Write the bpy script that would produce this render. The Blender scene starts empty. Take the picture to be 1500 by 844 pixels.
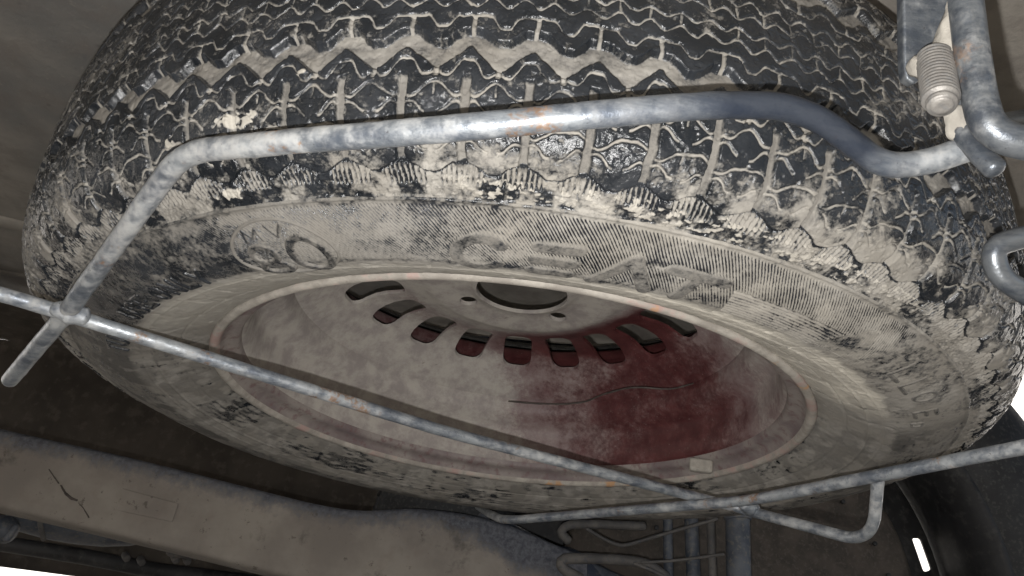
import bpy, bmesh, math
import numpy as np
from mathutils import Matrix, Vector
R = math.radians
scene = bpy.context.scene
C = scene.collection

# ------------------------------------------------------------------ camera
cam_d = bpy.data.cameras.new('camera'); cam = bpy.data.objects.new('camera', cam_d); C.objects.link(cam)
CAM = np.array([-0.0206, -0.59947, -0.26978])
ROT = np.array([[0.99144, -0.13192, -0.01800], [-0.0749, -0.4430, -0.8934], [0.1099, 0.8868, -0.4490]])
u_, s_, v_ = np.linalg.svd(ROT); ROT = u_ @ v_
FPX = 1168.1
mw = Matrix.Identity(4)
for i in range(3):
    for j in range(3):
        mw[i][j] = ROT[i, j]
    mw[i][3] = CAM[i]
cam.matrix_world = mw
cam_d.sensor_width = 36.0
cam_d.lens = 36.0 * FPX / 1500.0
cam_d.clip_start = 0.01
cam_d.clip_end = 500
scene.camera = cam

# ------------------------------------------------------------------ world, sun, phone flash
SUN_EL, SUN_AZ = 50, 195
world = bpy.data.worlds.new('World'); scene.world = world; world.use_nodes = True
wt = world.node_tree; wt.nodes.clear()
sky = wt.nodes.new('ShaderNodeTexSky'); sky.sky_type = 'NISHITA'; sky.sun_disc = False
sky.sun_elevation = R(SUN_EL); sky.sun_rotation = R(SUN_AZ)
sky.dust_density = 3.0
bg = wt.nodes.new('ShaderNodeBackground'); bg.inputs[1].default_value = 0.09
wo = wt.nodes.new('ShaderNodeOutputWorld')
wt.links.new(sky.outputs[0], bg.inputs[0]); wt.links.new(bg.outputs[0], wo.inputs[0])

sun_d = bpy.data.lights.new('sun', 'SUN'); sun_d.energy = 4.5; sun_d.angle = R(0.5); sun_d.color = (1, .95, .88)
sun = bpy.data.objects.new('sun', sun_d); C.objects.link(sun)
sd = Vector((math.sin(R(SUN_AZ)) * math.cos(R(SUN_EL)), math.cos(R(SUN_AZ)) * math.cos(R(SUN_EL)), math.sin(R(SUN_EL))))
sun.rotation_euler = sd.to_track_quat('Z', 'Y').to_euler()

# the phone's own flash, just beside the lens (the photograph's hard shadows come from it)
fl_d = bpy.data.lights.new('phone_flash', 'POINT'); fl_d.energy = 5.6; fl_d.shadow_soft_size = 0.0022; fl_d.color = (1, .985, .965)
fl = bpy.data.objects.new('phone_flash', fl_d); C.objects.link(fl)
fo = ROT @ np.array([-0.0095, -0.0185, 0.0])
fl.location = Vector(CAM + fo)

scene.view_settings.view_transform = 'Standard'
scene.view_settings.look = 'None'
scene.view_settings.exposure = 0.80
scene.view_settings.gamma = 1.0

# ------------------------------------------------------------------ geometry helpers
def ray(x, y):
    return ROT @ np.array([(x - 750) / FPX, -(y - 422) / FPX, -1.0])
def at_d(x, y, d):  return CAM + ray(x, y) * d
def at_y(x, y, Y):  v = ray(x, y); return CAM + v * (Y - CAM[1]) / v[1]
def at_z(x, y, Z):  v = ray(x, y); return CAM + v * (Z - CAM[2]) / v[2]

def hsh(ix, iy, seed):
    n = (ix.astype(np.int64) * 374761393 + iy.astype(np.int64) * 668265263 + seed * 1442695041) & 0x7fffffff
    n = ((n ^ (n >> 13)) * 1274126177) & 0x7fffffff
    n = (n ^ (n >> 16)) & 0xffff
    return n / 65535.0
def vnoise(x, y, seed=0):
    x = np.asarray(x, float); y = np.asarray(y, float)
    ix = np.floor(x); iy = np.floor(y); fx = x - ix; fy = y - iy
    fx = fx * fx * (3 - 2 * fx); fy = fy * fy * (3 - 2 * fy)
    ix = ix.astype(np.int64); iy = iy.astype(np.int64)
    a = hsh(ix, iy, seed); b = hsh(ix + 1, iy, seed); c = hsh(ix, iy + 1, seed); d = hsh(ix + 1, iy + 1, seed)
    return (a * (1 - fx) + b * fx) * (1 - fy) + (c * (1 - fx) + d * fx) * fy
def fbm(x, y, seed=0, o=4):
    s = 0; w = 0
    for k in range(o):
        s = s + vnoise(x * 2 ** k, y * 2 ** k, seed + k * 17) * .5 ** k; w += .5 ** k
    return s / w
def sm(a, b, x):
    t = np.clip((x - a) / (b - a), 0, 1); return t * t * (3 - 2 * t)

def mesh_np(name, co, faces, mat, parent=None, attrs=None, smooth=True):
    """faces: (n,4) or (n,3) int array, or a list of lists"""
    me = bpy.data.meshes.new(name)
    co = np.ascontiguousarray(co, dtype=np.float32)
    if isinstance(faces, np.ndarray):
        n, k = faces.shape
        me.vertices.add(len(co)); me.vertices.foreach_set('co', co.ravel())
        me.loops.add(n * k); me.loops.foreach_set('vertex_index', faces.astype(np.int32).ravel())
        me.polygons.add(n)
        me.polygons.foreach_set('loop_start', (np.arange(n) * k).astype(np.int32))
        me.update(calc_edges=True)
    else:
        me.from_pydata([tuple(map(float, c)) for c in co], [], faces)
    if smooth:
        me.polygons.foreach_set('use_smooth', np.ones(len(me.polygons), dtype=bool))
    if attrs:
        for k, a in attrs.items():
            at = me.attributes.new(k, 'FLOAT', 'POINT'); at.data.foreach_set('value', np.ascontiguousarray(a, dtype=np.float32).ravel())
    me.materials.append(mat)
    me.update()
    o = bpy.data.objects.new(name, me); C.objects.link(o)
    if parent is not None: o.parent = parent
    return o
def grid_faces(nu, nv, wrap=False):
    i = np.arange(nu if wrap else nu - 1); j = np.arange(nv - 1)
    I, J = np.meshgrid(i, j, indexing='ij'); I2 = (I + 1) % nu
    return np.stack([I * nv + J, I * nv + J + 1, I2 * nv + J + 1, I2 * nv + J], -1).reshape(-1, 4)
def tag(o, label=None, cat=None, group=None, kind=None):
    if label: o['label'] = label
    if cat: o['category'] = cat
    if group: o['group'] = group
    if kind: o['kind'] = kind
    return o
def empty(name, loc, label, cat, group=None):
    o = bpy.data.objects.new(name, None); C.objects.link(o); o.location = Vector(loc); o.empty_display_size = .02
    tag(o, label, cat, group); return o
def child(o, parent):
    """keep the world place while parenting to an unrotated empty"""
    o.parent = parent; o.location = Vector(o.location) - Vector(parent.location); return o

def lathe(name, prof, mat, parent=None, n=160, axis='z', centre=(0, 0, 0), smooth=True, wob=0, attrs=None, closed=False):
    prof = list(prof)
    if closed: prof = prof + [prof[0]]
    P = np.array(prof, float); t = np.arange(n) / n * 2 * np.pi
    r = P[None, :, 0]; z = P[None, :, 1]
    if wob: r = r + wob * (fbm(np.cos(t)[:, None] * 3 + 7 + 0 * z, np.sin(t)[:, None] * 3 + z * 30, 5) - .5)
    X = r * np.cos(t)[:, None]; Y = r * np.sin(t)[:, None]; Z = z + 0 * X
    if axis == 'z': co = np.stack([X, Y, Z], -1)
    elif axis == 'y': co = np.stack([X, Z, -Y], -1)
    co = co.reshape(-1, 3) + np.array(centre)
    return mesh_np(name, co, grid_faces(n, len(P), True), mat, parent, smooth=smooth)

def catmull(P, n=8):
    P = np.array(P, float); Q = np.vstack([2 * P[0] - P[1], P, 2 * P[-1] - P[-2]]); out = []
    for i in range(1, len(Q) - 2):
        a, b, c, d = Q[i - 1:i + 3]
        for t in np.arange(n) / n:
            out.append(.5 * ((2 * b) + (-a + c) * t + (2 * a - 5 * b + 4 * c - d) * t * t + (-a + 3 * b - 3 * c + d) * t ** 3))
    out.append(P[-1]); return np.array(out)
def fillet(P, rad, n=10):
    """polyline with rounded corners"""
    P = [np.array(p, float) for p in P]; out = [P[0]]
    if not hasattr(rad, '__len__'): rad = [rad] * len(P)
    for i in range(1, len(P) - 1):
        a, b, c = P[i - 1], P[i], P[i + 1]
        la, lc = np.linalg.norm(a - b), np.linalg.norm(c - b)
        r = min(rad[i], la * .48, lc * .48)
        p0 = b + (a - b) / la * r; p1 = b + (c - b) / lc * r
        for t in np.linspace(0, 1, n): out.append((1 - t) ** 2 * p0 + 2 * t * (1 - t) * b + t * t * p1)
    out.append(P[-1]); return np.array(out)
def resample(P, step):
    s = np.r_[0, np.cumsum(np.linalg.norm(np.diff(P, axis=0), axis=1))]; n = max(3, int(s[-1] / step) + 1)
    t = np.linspace(0, s[-1], n); return np.stack([np.interp(t, s, P[:, k]) for k in range(3)], 1)
def tube(name, P, rad, mat, parent=None, seg=20, step=.004, lump=.0, cap='round', rads=None, flat=1.0, seed=3, dark_refl=None):
    P = resample(np.array(P, float), step); n = len(P)
    T = np.gradient(P, axis=0); T /= np.linalg.norm(T, axis=1)[:, None]
    up = np.array([0, 0, 1.0]);
    if abs(T[0] @ up) > .9: up = np.array([1.0, 0, 0])
    N = np.zeros_like(P); v = up - (up @ T[0]) * T[0]; N[0] = v / np.linalg.norm(v)
    for i in range(1, n):
        v = N[i - 1] - (N[i - 1] @ T[i]) * T[i]; N[i] = v / np.linalg.norm(v)
    B = np.cross(T, N)
    rr = np.full(n, rad) if rads is None else np.interp(np.linspace(0, 1, n), np.linspace(0, 1, len(rads)), rads)
    # rounded ends
    rings = []; k = 5
    pos = [(P[i], T[i], N[i], B[i], rr[i]) for i in range(n)]
    if cap == 'round':
        a0 = [(P[0] - T[0] * rr[0] * .75 * math.sin(a), T[0], N[0], B[0], rr[0] * max(.02, math.cos(a))) for a in np.linspace(math.pi / 2, 0.25, k)]
        a1 = [(P[-1] + T[-1] * rr[-1] * .75 * math.sin(a), T[-1], N[-1], B[-1], rr[-1] * max(.02, math.cos(a))) for a in np.linspace(0.25, math.pi / 2, k)]
    else:
        a0 = [(P[0], T[0], N[0], B[0], rr[0] * f) for f in (.02, .93)] + [(P[0] + T[0] * rr[0] * .05, T[0], N[0], B[0], rr[0] * .99)]
        a1 = [(P[-1] - T[-1] * rr[-1] * .05, T[-1], N[-1], B[-1], rr[-1] * .99)] + [(P[-1], T[-1], N[-1], B[-1], rr[-1] * f) for f in (.93, .02)]
        pos = pos[1:-1]
    allr = a0 + pos + a1
    ang = np.arange(seg) / seg * 2 * np.pi
    co = []
    for i, (p, t, nn, b, r) in enumerate(allr):
        l = 1 + lump * (fbm(i * step * 60 + 0 * ang, np.cos(ang) * 1.2 + 5, seed) - .5 + 0.6 * (vnoise(i * step * 300 + 0 * ang, np.sin(ang) * 3 + 9, seed + 5) - .5))
        co.append(p + (nn[None] * np.cos(ang)[:, None] * flat + b[None] * np.sin(ang)[:, None]) * (r * l)[:, None])
    co = np.concatenate(co)
    m = len(allr); I, J = np.meshgrid(np.arange(m - 1), np.arange(seg), indexing='ij'); J2 = (J + 1) % seg
    F = np.stack([I * seg + J, I * seg + J2, (I + 1) * seg + J2, (I + 1) * seg + J], -1).reshape(-1, 4)
    at = None
    if dark_refl is not None: at = {'dark_refl': np.repeat(np.interp(np.linspace(0, 1, m), dark_refl[0], dark_refl[1]), seg)}
    return mesh_np(name, co, F, mat, parent, attrs=at)

def prism(name, outline, depth, mat, parent=None, bevel=.002, ax=1, seg=2):
    """outline: 3D points (a loop); depth: vector"""
    bm = bmesh.new(); d = Vector(depth)
    a = [bm.verts.new(Vector(p)) for p in outline]; b = [bm.verts.new(Vector(p) + d) for p in outline]
    n = len(a); bm.faces.new(a); bm.faces.new(b[::-1])
    for i in range(n): bm.faces.new([a[i], b[i], b[(i + 1) % n], a[(i + 1) % n]])
    bmesh.ops.recalc_face_normals(bm, faces=bm.faces)
    if bevel: bmesh.ops.bevel(bm, geom=list(bm.edges), offset=bevel, segments=seg, affect='EDGES', profile=.5)
    me = bpy.data.meshes.new(name); bm.to_mesh(me); bm.free()
    me.materials.append(mat)
    me.polygons.foreach_set('use_smooth', np.ones(len(me.polygons), dtype=bool))
    o = bpy.data.objects.new(name, me); C.objects.link(o)
    if parent is not None: o.parent = parent
    m = o.modifiers.new('wn', 'WEIGHTED_NORMAL')
    return o
def box(name, lo, hi, mat, parent=None, bevel=.002):
    x0, y0, z0 = lo; x1, y1, z1 = hi
    return prism(name, [(x0, y0, z0), (x1, y0, z0), (x1, y1, z0), (x0, y1, z0)], (0, 0, z1 - z0), mat, parent, bevel)

# ------------------------------------------------------------------ materials
class NT:
    def __init__(s, name):
        s.m = bpy.data.materials.new(name); s.m.use_nodes = True; s.t = s.m.node_tree; s.t.nodes.clear()
        s.out = s.n('ShaderNodeOutputMaterial'); s.b = s.n('ShaderNodeBsdfPrincipled')
        s.l(s.b.outputs[0], s.out.inputs[0]); s.tc = s.n('ShaderNodeTexCoord').outputs['Object']
    def n(s, t): return s.t.nodes.new(t)
    def l(s, a, b): s.t.links.new(a, b)
    def set(s, k, v):
        i = s.b.inputs[k]
        if hasattr(v, 'links') or isinstance(v, bpy.types.NodeSocket): s.l(v, i)
        else: i.default_value = v
    def attr(s, k):
        a = s.n('ShaderNodeAttribute'); a.attribute_name = k; return a.outputs['Fac']
    def noise(s, sc, det=4, rough=.55, vec=None, dist=0, stretch=None, off=None):
        a = s.n('ShaderNodeTexNoise'); a.inputs['Scale'].default_value = sc; a.inputs['Detail'].default_value = det
        a.inputs['Roughness'].default_value = rough; a.inputs['Distortion'].default_value = dist
        v = vec or s.tc
        if stretch or off:
            mp = s.n('ShaderNodeMapping'); mp.inputs['Scale'].default_value = stretch or (1, 1, 1); mp.inputs['Location'].default_value = off or (0, 0, 0)
            s.l(v, mp.inputs[0]); v = mp.outputs[0]
        s.l(v, a.inputs['Vector']); return a.outputs['Fac']
    def vor(s, sc, feat='F1'):
        a = s.n('ShaderNodeTexVoronoi'); a.feature = feat; a.inputs['Scale'].default_value = sc; s.l(s.tc, a.inputs['Vector']); return a.outputs['Distance']
    def ramp(s, f, stops):
        """map fac through smooth steps -> float: stops = (a,b) range"""
        a = s.n('ShaderNodeMapRange'); a.interpolation_type = 'SMOOTHSTEP'
        a.inputs['From Min'].default_value = stops[0]; a.inputs['From Max'].default_value = stops[1]
        if len(stops) > 2: a.inputs['To Min'].default_value = stops[2]; a.inputs['To Max'].default_value = stops[3]
        s.l(f, a.inputs['Value']); return a.outputs['Result']
    def math(s, op, a, b=None, clamp=False):
        m = s.n('ShaderNodeMath'); m.operation = op; m.use_clamp = clamp
        for i, v in enumerate((a, b)):
            if v is None: continue
            if isinstance(v, (int, float)): m.inputs[i].default_value = v
            else: s.l(v, m.inputs[i])
        return m.outputs[0]
    def mix(s, f, a, b, mode='MIX'):
        m = s.n('ShaderNodeMix'); m.data_type = 'RGBA'; m.blend_type = mode
        if isinstance(f, (int, float)): m.inputs[0].default_value = f
        else: s.l(f, m.inputs[0])
        for i, v in ((6, a), (7, b)):
            if isinstance(v, tuple): m.inputs[i].default_value = (*v, 1)
            else: s.l(v, m.inputs[i])
        return m.outputs[2]
    def bump(s, h, st=.3, dist=.001, prev=None):
        b = s.n('ShaderNodeBump'); b.inputs['Strength'].default_value = st; b.inputs['Distance'].default_value = dist
        s.l(h, b.inputs['Height'])
        if prev is not None: s.l(prev, b.inputs['Normal'])
        return b.outputs[0]

def mat_rubber():
    t = NT('dusty_rubber'); d = t.attr('dust'); cl = t.attr('clay')
    n1 = t.noise(900, 5, .7); n2 = t.noise(120, 5, .6); n3 = t.noise(2600, 2, .6)
    # ragged edge of the dust film
    f = t.math('ADD', d, t.math('MULTIPLY', t.math('SUBTRACT', n1, .5), .75))
    f = t.math('ADD', f, t.math('MULTIPLY', t.math('SUBTRACT', n2, .5), .55))
    f = t.ramp(f, (.27, .76))
    blk = t.mix(t.ramp(t.noise(40, 4), (.35, .7)), (.010, .012, .015), (.026, .029, .034))
    dc = t.mix(t.ramp(n2, (.3, .7)), (.215, .202, .182), (.315, .298, .268))
    dc = t.mix(t.ramp(t.noise(25, 3), (.4, .65)), dc, (.245, .228, .20))
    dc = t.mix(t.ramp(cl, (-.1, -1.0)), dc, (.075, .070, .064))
    dc = t.mix(t.ramp(cl, (.15, 1.0)), dc, (.56, .525, .455))
    col = t.mix(f, blk, dc)
    # white specks of grit
    sp = t.math('MULTIPLY', t.ramp(n3, (.70, .76)), t.ramp(t.noise(60, 3), (.5, .62)))
    col = t.mix(t.math('MULTIPLY', sp, .75), col, (.55, .53, .48))
    t.set('Base Color', col)
    rg = t.math('ADD', t.ramp(f, (0, .7, .21, .88)), t.math('MULTIPLY', t.math('SUBTRACT', n2, .5), .25))
    t.set('Roughness', rg); t.set('Specular IOR Level', .55)
    h = t.math('ADD', t.math('MULTIPLY', n1, .5), t.math('MULTIPLY', n2, .9))
    nb = t.bump(h, .55, .0007)
    t.set('Normal', t.bump(t.noise(3200, 2), .25, .0003, nb)); return t.m

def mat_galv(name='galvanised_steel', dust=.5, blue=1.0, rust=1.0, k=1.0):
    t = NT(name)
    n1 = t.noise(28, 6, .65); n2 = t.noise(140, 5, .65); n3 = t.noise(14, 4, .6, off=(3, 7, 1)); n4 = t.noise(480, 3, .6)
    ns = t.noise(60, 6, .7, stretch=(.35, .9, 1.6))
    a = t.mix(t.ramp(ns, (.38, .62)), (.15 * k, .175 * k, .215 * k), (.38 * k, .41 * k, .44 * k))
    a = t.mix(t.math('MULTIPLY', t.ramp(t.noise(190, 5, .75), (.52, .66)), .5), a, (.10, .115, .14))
    dm = t.math('MULTIPLY', t.ramp(t.math('ADD', t.math('MULTIPLY', n3, .6), t.math('MULTIPLY', n2, .5)), (.62 - .28 * dust, .90 - .28 * dust)), t.math('SUBTRACT', 1, t.math('MULTIPLY', t.attr('dark_refl'), .85)))
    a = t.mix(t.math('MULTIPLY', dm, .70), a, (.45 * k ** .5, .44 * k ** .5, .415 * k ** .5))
    rm = t.math('MULTIPLY', t.ramp(t.noise(24, 5, .7, off=(9, 2, 4)), (.59, .66)), t.ramp(n4, (.35, .55)))
    a = t.mix(t.math('MULTIPLY', rm, .8 * rust), a, (.30, .18, .105))
    a = t.mix(t.math('MULTIPLY', t.ramp(n4, (.66, .72)), .6), a, (.06, .06, .065))
    a = t.mix(t.math('MULTIPLY', t.attr('dark_refl'), .93), a, (.012, .016, .026))  # painted reflection: near-black colour where the rod mirrors dark surroundings
    t.set('Base Color', a); t.set('Metallic', t.math('MULTIPLY', t.ramp(dm, (0, 1, .5, .0)), t.math('SUBTRACT', 1, t.attr('dark_refl'))))
    t.set('Roughness', t.ramp(t.math('ADD', t.math('MULTIPLY', dm, .6), t.math('MULTIPLY', n2, .4)), (.1, .8, .34, .8)))
    t.set('Specular IOR Level', t.math('SUBTRACT', .5, t.math('MULTIPLY', t.attr('dark_refl'), .28)))
    t.set('Normal', t.bump(n4, .35, .0004, t.bump(n2, .45, .0008))); return t.m

def mat_red(name, dustlo, dusthi, px=None):
    """maroon wheel paint under a film of beige mud; the film is thick on the left and on the hub side"""
    t = NT(name)
    sep = t.n('ShaderNodeSeparateXYZ'); t.l(t.tc, sep.inputs[0])
    n1 = t.noise(22, 6, .62); n2 = t.noise(75, 5, .6); n3 = t.noise(500, 3, .6)
    dx = t.math('DIVIDE', t.math('SUBTRACT', sep.outputs[0], .115), .10); dy = t.math('DIVIDE', t.math('SUBTRACT', sep.outputs[1], .12), .10)
    q = t.math('ADD', t.math('MULTIPLY', dx, dx), t.math('MULTIPLY', dy, dy))
    g = t.ramp(q, (.0, 2.4, .27, .86))
    g = t.math('ADD', g, t.ramp(sep.outputs[0], (.02, -.14, 0, .30)))
    g = t.math('SUBTRACT', g, t.ramp(sep.outputs[0], (.08, .2, 0, .22)))
    g = t.math('SUBTRACT', g, t.ramp(sep.outputs[2], (.025, .045, 0, .75)))
    rr = t.math('SQRT', t.math('ADD', t.math('MULTIPLY', sep.outputs[0], sep.outputs[0]), t.math('MULTIPLY', sep.outputs[1], sep.outputs[1])))
    g = t.math('ADD', g, t.ramp(rr, (.105, .072, 0, .55)))
    g = t.math('ADD', g, t.math('MULTIPLY', t.math('SUBTRACT', n1, .5), .55))
    g = t.math('ADD', g, t.math('MULTIPLY', t.math('SUBTRACT', n2, .5), .35))
    g = t.math('ADD', g, t.math('MULTIPLY', t.math('SUBTRACT', t.noise(260, 4, .7), .5), .5))
    f = t.ramp(g, (.0, 1.0, dustlo, dusthi))
    red = t.mix(t.ramp(n2, (.35, .7)), (.068, .020, .021), (.110, .034, .034))
    pink = t.mix(t.ramp(n1, (.3, .7)), (.165, .105, .105), (.25, .195, .185))
    dust = t.mix(t.ramp(t.noise(55, 6, .7, off=(2, 2, 9)), (.35, .65)), (.285, .255, .24), (.42, .39, .35))
    a = t.mix(t.ramp(f, (.0, .5)), red, pink); a = t.mix(t.ramp(f, (.42, .95)), a, dust)
    a = t.mix(t.math('MULTIPLY', t.ramp(n3, (.66, .74)), .35), a, (.42, .40, .36))
    a = t.mix(t.math('MULTIPLY', t.ramp(t.noise(45, 5, .7, off=(5, 5, 1)), (.64, .72)), .5), a, (.09, .07, .06))
    t.set('Base Color', a); t.set('Roughness', t.ramp(f, (0, .8, .34, .72)))
    t.set('Normal', t.bump(n3, .25, .0004, t.bump(n2, .4, .001))); return t.m

def mat_lip():
    t = NT('rim_lip_paint'); n1 = t.noise(18, 5, .6); n2 = t.noise(70, 5, .65); n3 = t.noise(420, 3)
    a = t.mix(t.ramp(n2, (.35, .65)), (.28, .255, .225), (.42, .39, .345))
    a = t.mix(t.math('MULTIPLY', t.ramp(t.math('ADD', t.math('MULTIPLY', n1, .6), t.math('MULTIPLY', n2, .5)), (.56, .68)), .65), a, (.36, .21, .19))
    a = t.mix(t.math('MULTIPLY', t.ramp(t.noise(32, 4, .6, off=(1, 8, 3)), (.62, .68)), .8), a, (.50, .27, .12))
    a = t.mix(t.math('MULTIPLY', t.ramp(n3, (.65, .72)), .5), a, (.2, .17, .15))
    t.set('Base Color', a); t.set('Roughness', .75); t.set('Normal', t.bump(n3, .3, .0004, t.bump(n2, .5, .001))); return t.m

def mat_pan():
    t = NT('dirty_floor_panel'); n1 = t.noise(3.5, 5, .6); n2 = t.noise(22, 6, .65); n3 = t.noise(160, 5, .7)
    a = t.mix(t.ramp(n1, (.38, .62)), (.145, .142, .135), (.275, .253, .22))
    a = t.mix(t.math('MULTIPLY', t.ramp(n2, (.42, .66)), .6), a, (.155, .135, .12))
    a = t.mix(t.math('MULTIPLY', t.ramp(n3, (.58, .7)), .35), a, (.27, .25, .215))
    a = t.mix(t.math('MULTIPLY', t.ramp(t.vor(34), (.10, .02)), .4), a, (.07, .065, .06))
    t.set('Base Color', a); t.set('Roughness', .9); t.set('Normal', t.bump(n3, .5, .0012, t.bump(n2, .5, .004))); return t.m

def mat_rail():
    t = NT('dusty_rail_paint'); e = t.attr('edge')
    n1 = t.noise(6, 5, .6); n2 = t.noise(30, 6, .65); n3 = t.noise(150, 5, .65)
    f = t.math('ADD', e, t.math('MULTIPLY', t.math('SUBTRACT', n2, .5), 1.5)); f = t.math('ADD', f, t.math('MULTIPLY', t.math('SUBTRACT', n3, .5), 1.1))
    blue = t.mix(t.ramp(n3, (.3, .7)), (.060, .064, .080), (.15, .155, .175))
    dust = t.mix(t.ramp(n1, (.38, .62)), (.225, .20, .178), (.315, .285, .25))
    dust = t.mix(t.math('MULTIPLY', t.ramp(n2, (.5, .7)), .5), dust, (.23, .195, .17))
    dust = t.mix(t.math('MULTIPLY', t.ramp(t.noise(11, 6, .7, off=(7, 3, 2)), (.54, .68)), .8), dust, (.09, .08, .072))
    a = t.mix(t.ramp(f, (.15, 1.0)), dust, blue)
    a = t.mix(t.math('MULTIPLY', t.ramp(t.noise(60, 5, .75, off=(4, 1, 2)), (.60, .67)), .7), a, (.09, .075, .065))
    t.set('Base Color', a); t.set('Roughness', .85); t.set('Normal', t.bump(n3, .4, .001, t.bump(n2, .4, .003))); return t.m

def mat_simple(name, c0, c1, rough=.7, sc=40, metal=0, bump=.4, c2=None):
    t = NT(name); n1 = t.noise(sc, 5, .6); n2 = t.noise(sc * 6, 4, .6)
    a = t.mix(t.ramp(n1, (.35, .65)), c0, c1)
    if c2: a = t.mix(t.math('MULTIPLY', t.ramp(n2, (.5, .68)), .7), a, c2)
    t.set('Base Color', a); t.set('Roughness', rough); t.set('Metallic', metal); t.set('Normal', t.bump(n2, bump, .001)); return t.m

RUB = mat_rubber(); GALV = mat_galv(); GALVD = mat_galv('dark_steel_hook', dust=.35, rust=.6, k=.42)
LIP = mat_lip(); DISC = mat_red('maroon_disc_paint', 0, 1.0); BARREL = mat_red('maroon_barrel_paint', 0.0, .9)
PAN = mat_pan(); RAIL = mat_rail()
DARK = mat_simple('black_underbody', (.012, .012, .013), (.03, .03, .032), .6, 12, c2=(.06, .058, .055))
BROWN = mat_simple('grimy_brown_panel', (.045, .038, .031), (.075, .063, .052), .9, 8, c2=(.10, .085, .07))
BLACKT = mat_simple('black_tyre_rubber', (.010, .011, .013), (.024, .025, .028), .55, 30, c2=(.07, .068, .062))
GREY = mat_simple('grey_painted_steel', (.05, .06, .08), (.12, .13, .15), .55, 25, c2=(.18, .17, .15))
LINK = mat_simple('pale_dusty_steel', (.075, .072, .07), (.14, .13, .12), .7, 30, c2=(.07, .07, .08))
MUD = mat_simple('dry_mud', (.27, .25, .22), (.38, .355, .31), .95, 90)
MUDD = mat_simple('grey_mud', (.06, .05, .045), (.10, .085, .075), .95, 90)

# ------------------------------------------------------------------ setting: ground
def mat_ground():
    t = NT('pale_dry_ground'); n1 = t.noise(.8, 6, .6); n2 = t.noise(14, 6, .7)
    a = t.mix(t.ramp(n1, (.35, .65)), (.20, .18, .155), (.27, .25, .22)); a = t.mix(t.math('MULTIPLY', t.ramp(n2, (.5, .7)), .4), a, (.24, .22, .19))
    t.set('Base Color', a); t.set('Roughness', .95); t.set('Normal', t.bump(n2, .5, .01)); return t.m
g = mesh_np('ground', [(-150, -150, -.44), (150, -150, -.44), (150, 150, -.44), (-150, 150, -.44)], [[0, 1, 2, 3]], mat_ground(), smooth=False)
tag(g, kind='structure')

WALLM = mat_simple('white_backdrop_paint', (.76, .75, .73), (.82, .81, .79), .8, 3, c2=(.70, .69, .66))
wl = box('added_white_wall', (-40, 6.5, -.46), (45, 6.8, 9), WALLM, None, .02)  # added backdrop, sunlit so the gaps show white instead of blue sky
tag(wl, 'added white wall beyond the vehicle, put there so the gaps blow out', 'wall')

# ------------------------------------------------------------------ underbody of the vehicle
def sheet(name, P00, P10, P11, P01, nu, nv, mat, parent, amp=.003, sc=4.0, seed=1, thick=.0015, attrs=None):
    """a slightly dented sheet between four corners, with a back face"""
    P00, P10, P11, P01 = map(lambda p: np.array(p, float), (P00, P10, P11, P01))
    u = np.linspace(0, 1, nu)[:, None, None]; v = np.linspace(0, 1, nv)[None, :, None]
    P = (P00 * (1 - u) + P10 * u) * (1 - v) + (P01 * (1 - u) + P11 * u) * v
    nrm = np.cross(P10 - P00, P01 - P00); nrm /= np.linalg.norm(nrm)
    L1 = np.linalg.norm(P10 - P00); L2 = np.linalg.norm(P01 - P00)
    hgt = amp * (fbm(u[..., 0] * L1 * sc + 0 * v[..., 0], v[..., 0] * L2 * sc + 0 * u[..., 0], seed) - .5) * 2
    P = P + nrm * hgt[..., None]
    Pb = P + nrm * thick
    F = grid_faces(nu, nv); m = nu * nv
    edge = [(i, i + 1) for i in range(nv - 1)]
    co = np.concatenate([P.reshape(-1, 3), Pb.reshape(-1, 3)])
    side = []
    for i in range(nv - 1): side += [[i, i + m, i + 1 + m, i + 1], [(nu - 1) * nv + i, (nu - 1) * nv + i + 1, (nu - 1) * nv + i + 1 + m, (nu - 1) * nv + i + m]]
    for i in range(nu - 1): a, b = i * nv, (i + 1) * nv; side += [[a, b, b + m, a + m], [a + nv - 1, a + nv - 1 + m, b + nv - 1 + m, b + nv - 1]]
    F = np.concatenate([F[:, ::-1], F + m, np.array(side)])
    return mesh_np(name, co, F, mat, parent, smooth=True)

ub = empty('vehicle_underbody', (-.4, .4, .13), 'dusty grey brown vehicle floor above and around the spare tyre', 'underbody')
def U(o): return child(o, ub)
X1 = .49
# lower floor panel with a folded edge, then the raised rear floor and the outer side panel
U(sheet('floor_panel', (-1.7, -2.1, .135), (X1, -2.1, .135), (X1, .30, .135), (-1.7, .52, .135), 160, 90, PAN, None, .004, 3, 4))  # near end stretched out of view behind the camera to block sun bounce
U(sheet('panel_flange', (-1.7, .521, .134), (X1, .301, .134), (X1, .302, .3005), (-1.7, .522, .3005), 80, 4, PAN, None, .001))
U(sheet('raised_floor_panel', (-1.7, .30, .30), (X1, .30, .30), (X1, .56, .30), (-1.7, .56, .30), 80, 20, BROWN, None, .005, 4, 8))
U(sheet('rear_floor_panel', (-1.7, .562, .301), (-.25, .562, .301), (-.25, 1.12, .301), (-1.7, 1.12, .301), 60, 20, BROWN, None, .004, 4, 18))
U(sheet('side_panel', (-1.7, 1.12, -.16), (.12, 1.12, -.165), (.12, 1.12, .30), (-1.7, 1.12, .30), 60, 20, BROWN, None, .006, 5, 9))
U(sheet('wheel_arch_panel', (X1 + .003, -1.6, .13), (X1 + .003, .56, .13), (X1 + .003, .56, .72), (X1 + .003, -1.6, .72), 30, 10, DARK, None, .003))
U(sheet('bed_floor_panel', (-.3, -1.6, .722), (2.0, -1.6, .722), (2.0, .90, .722), (-.3, .90, .722), 20, 20, DARK, None, .004))
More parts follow.
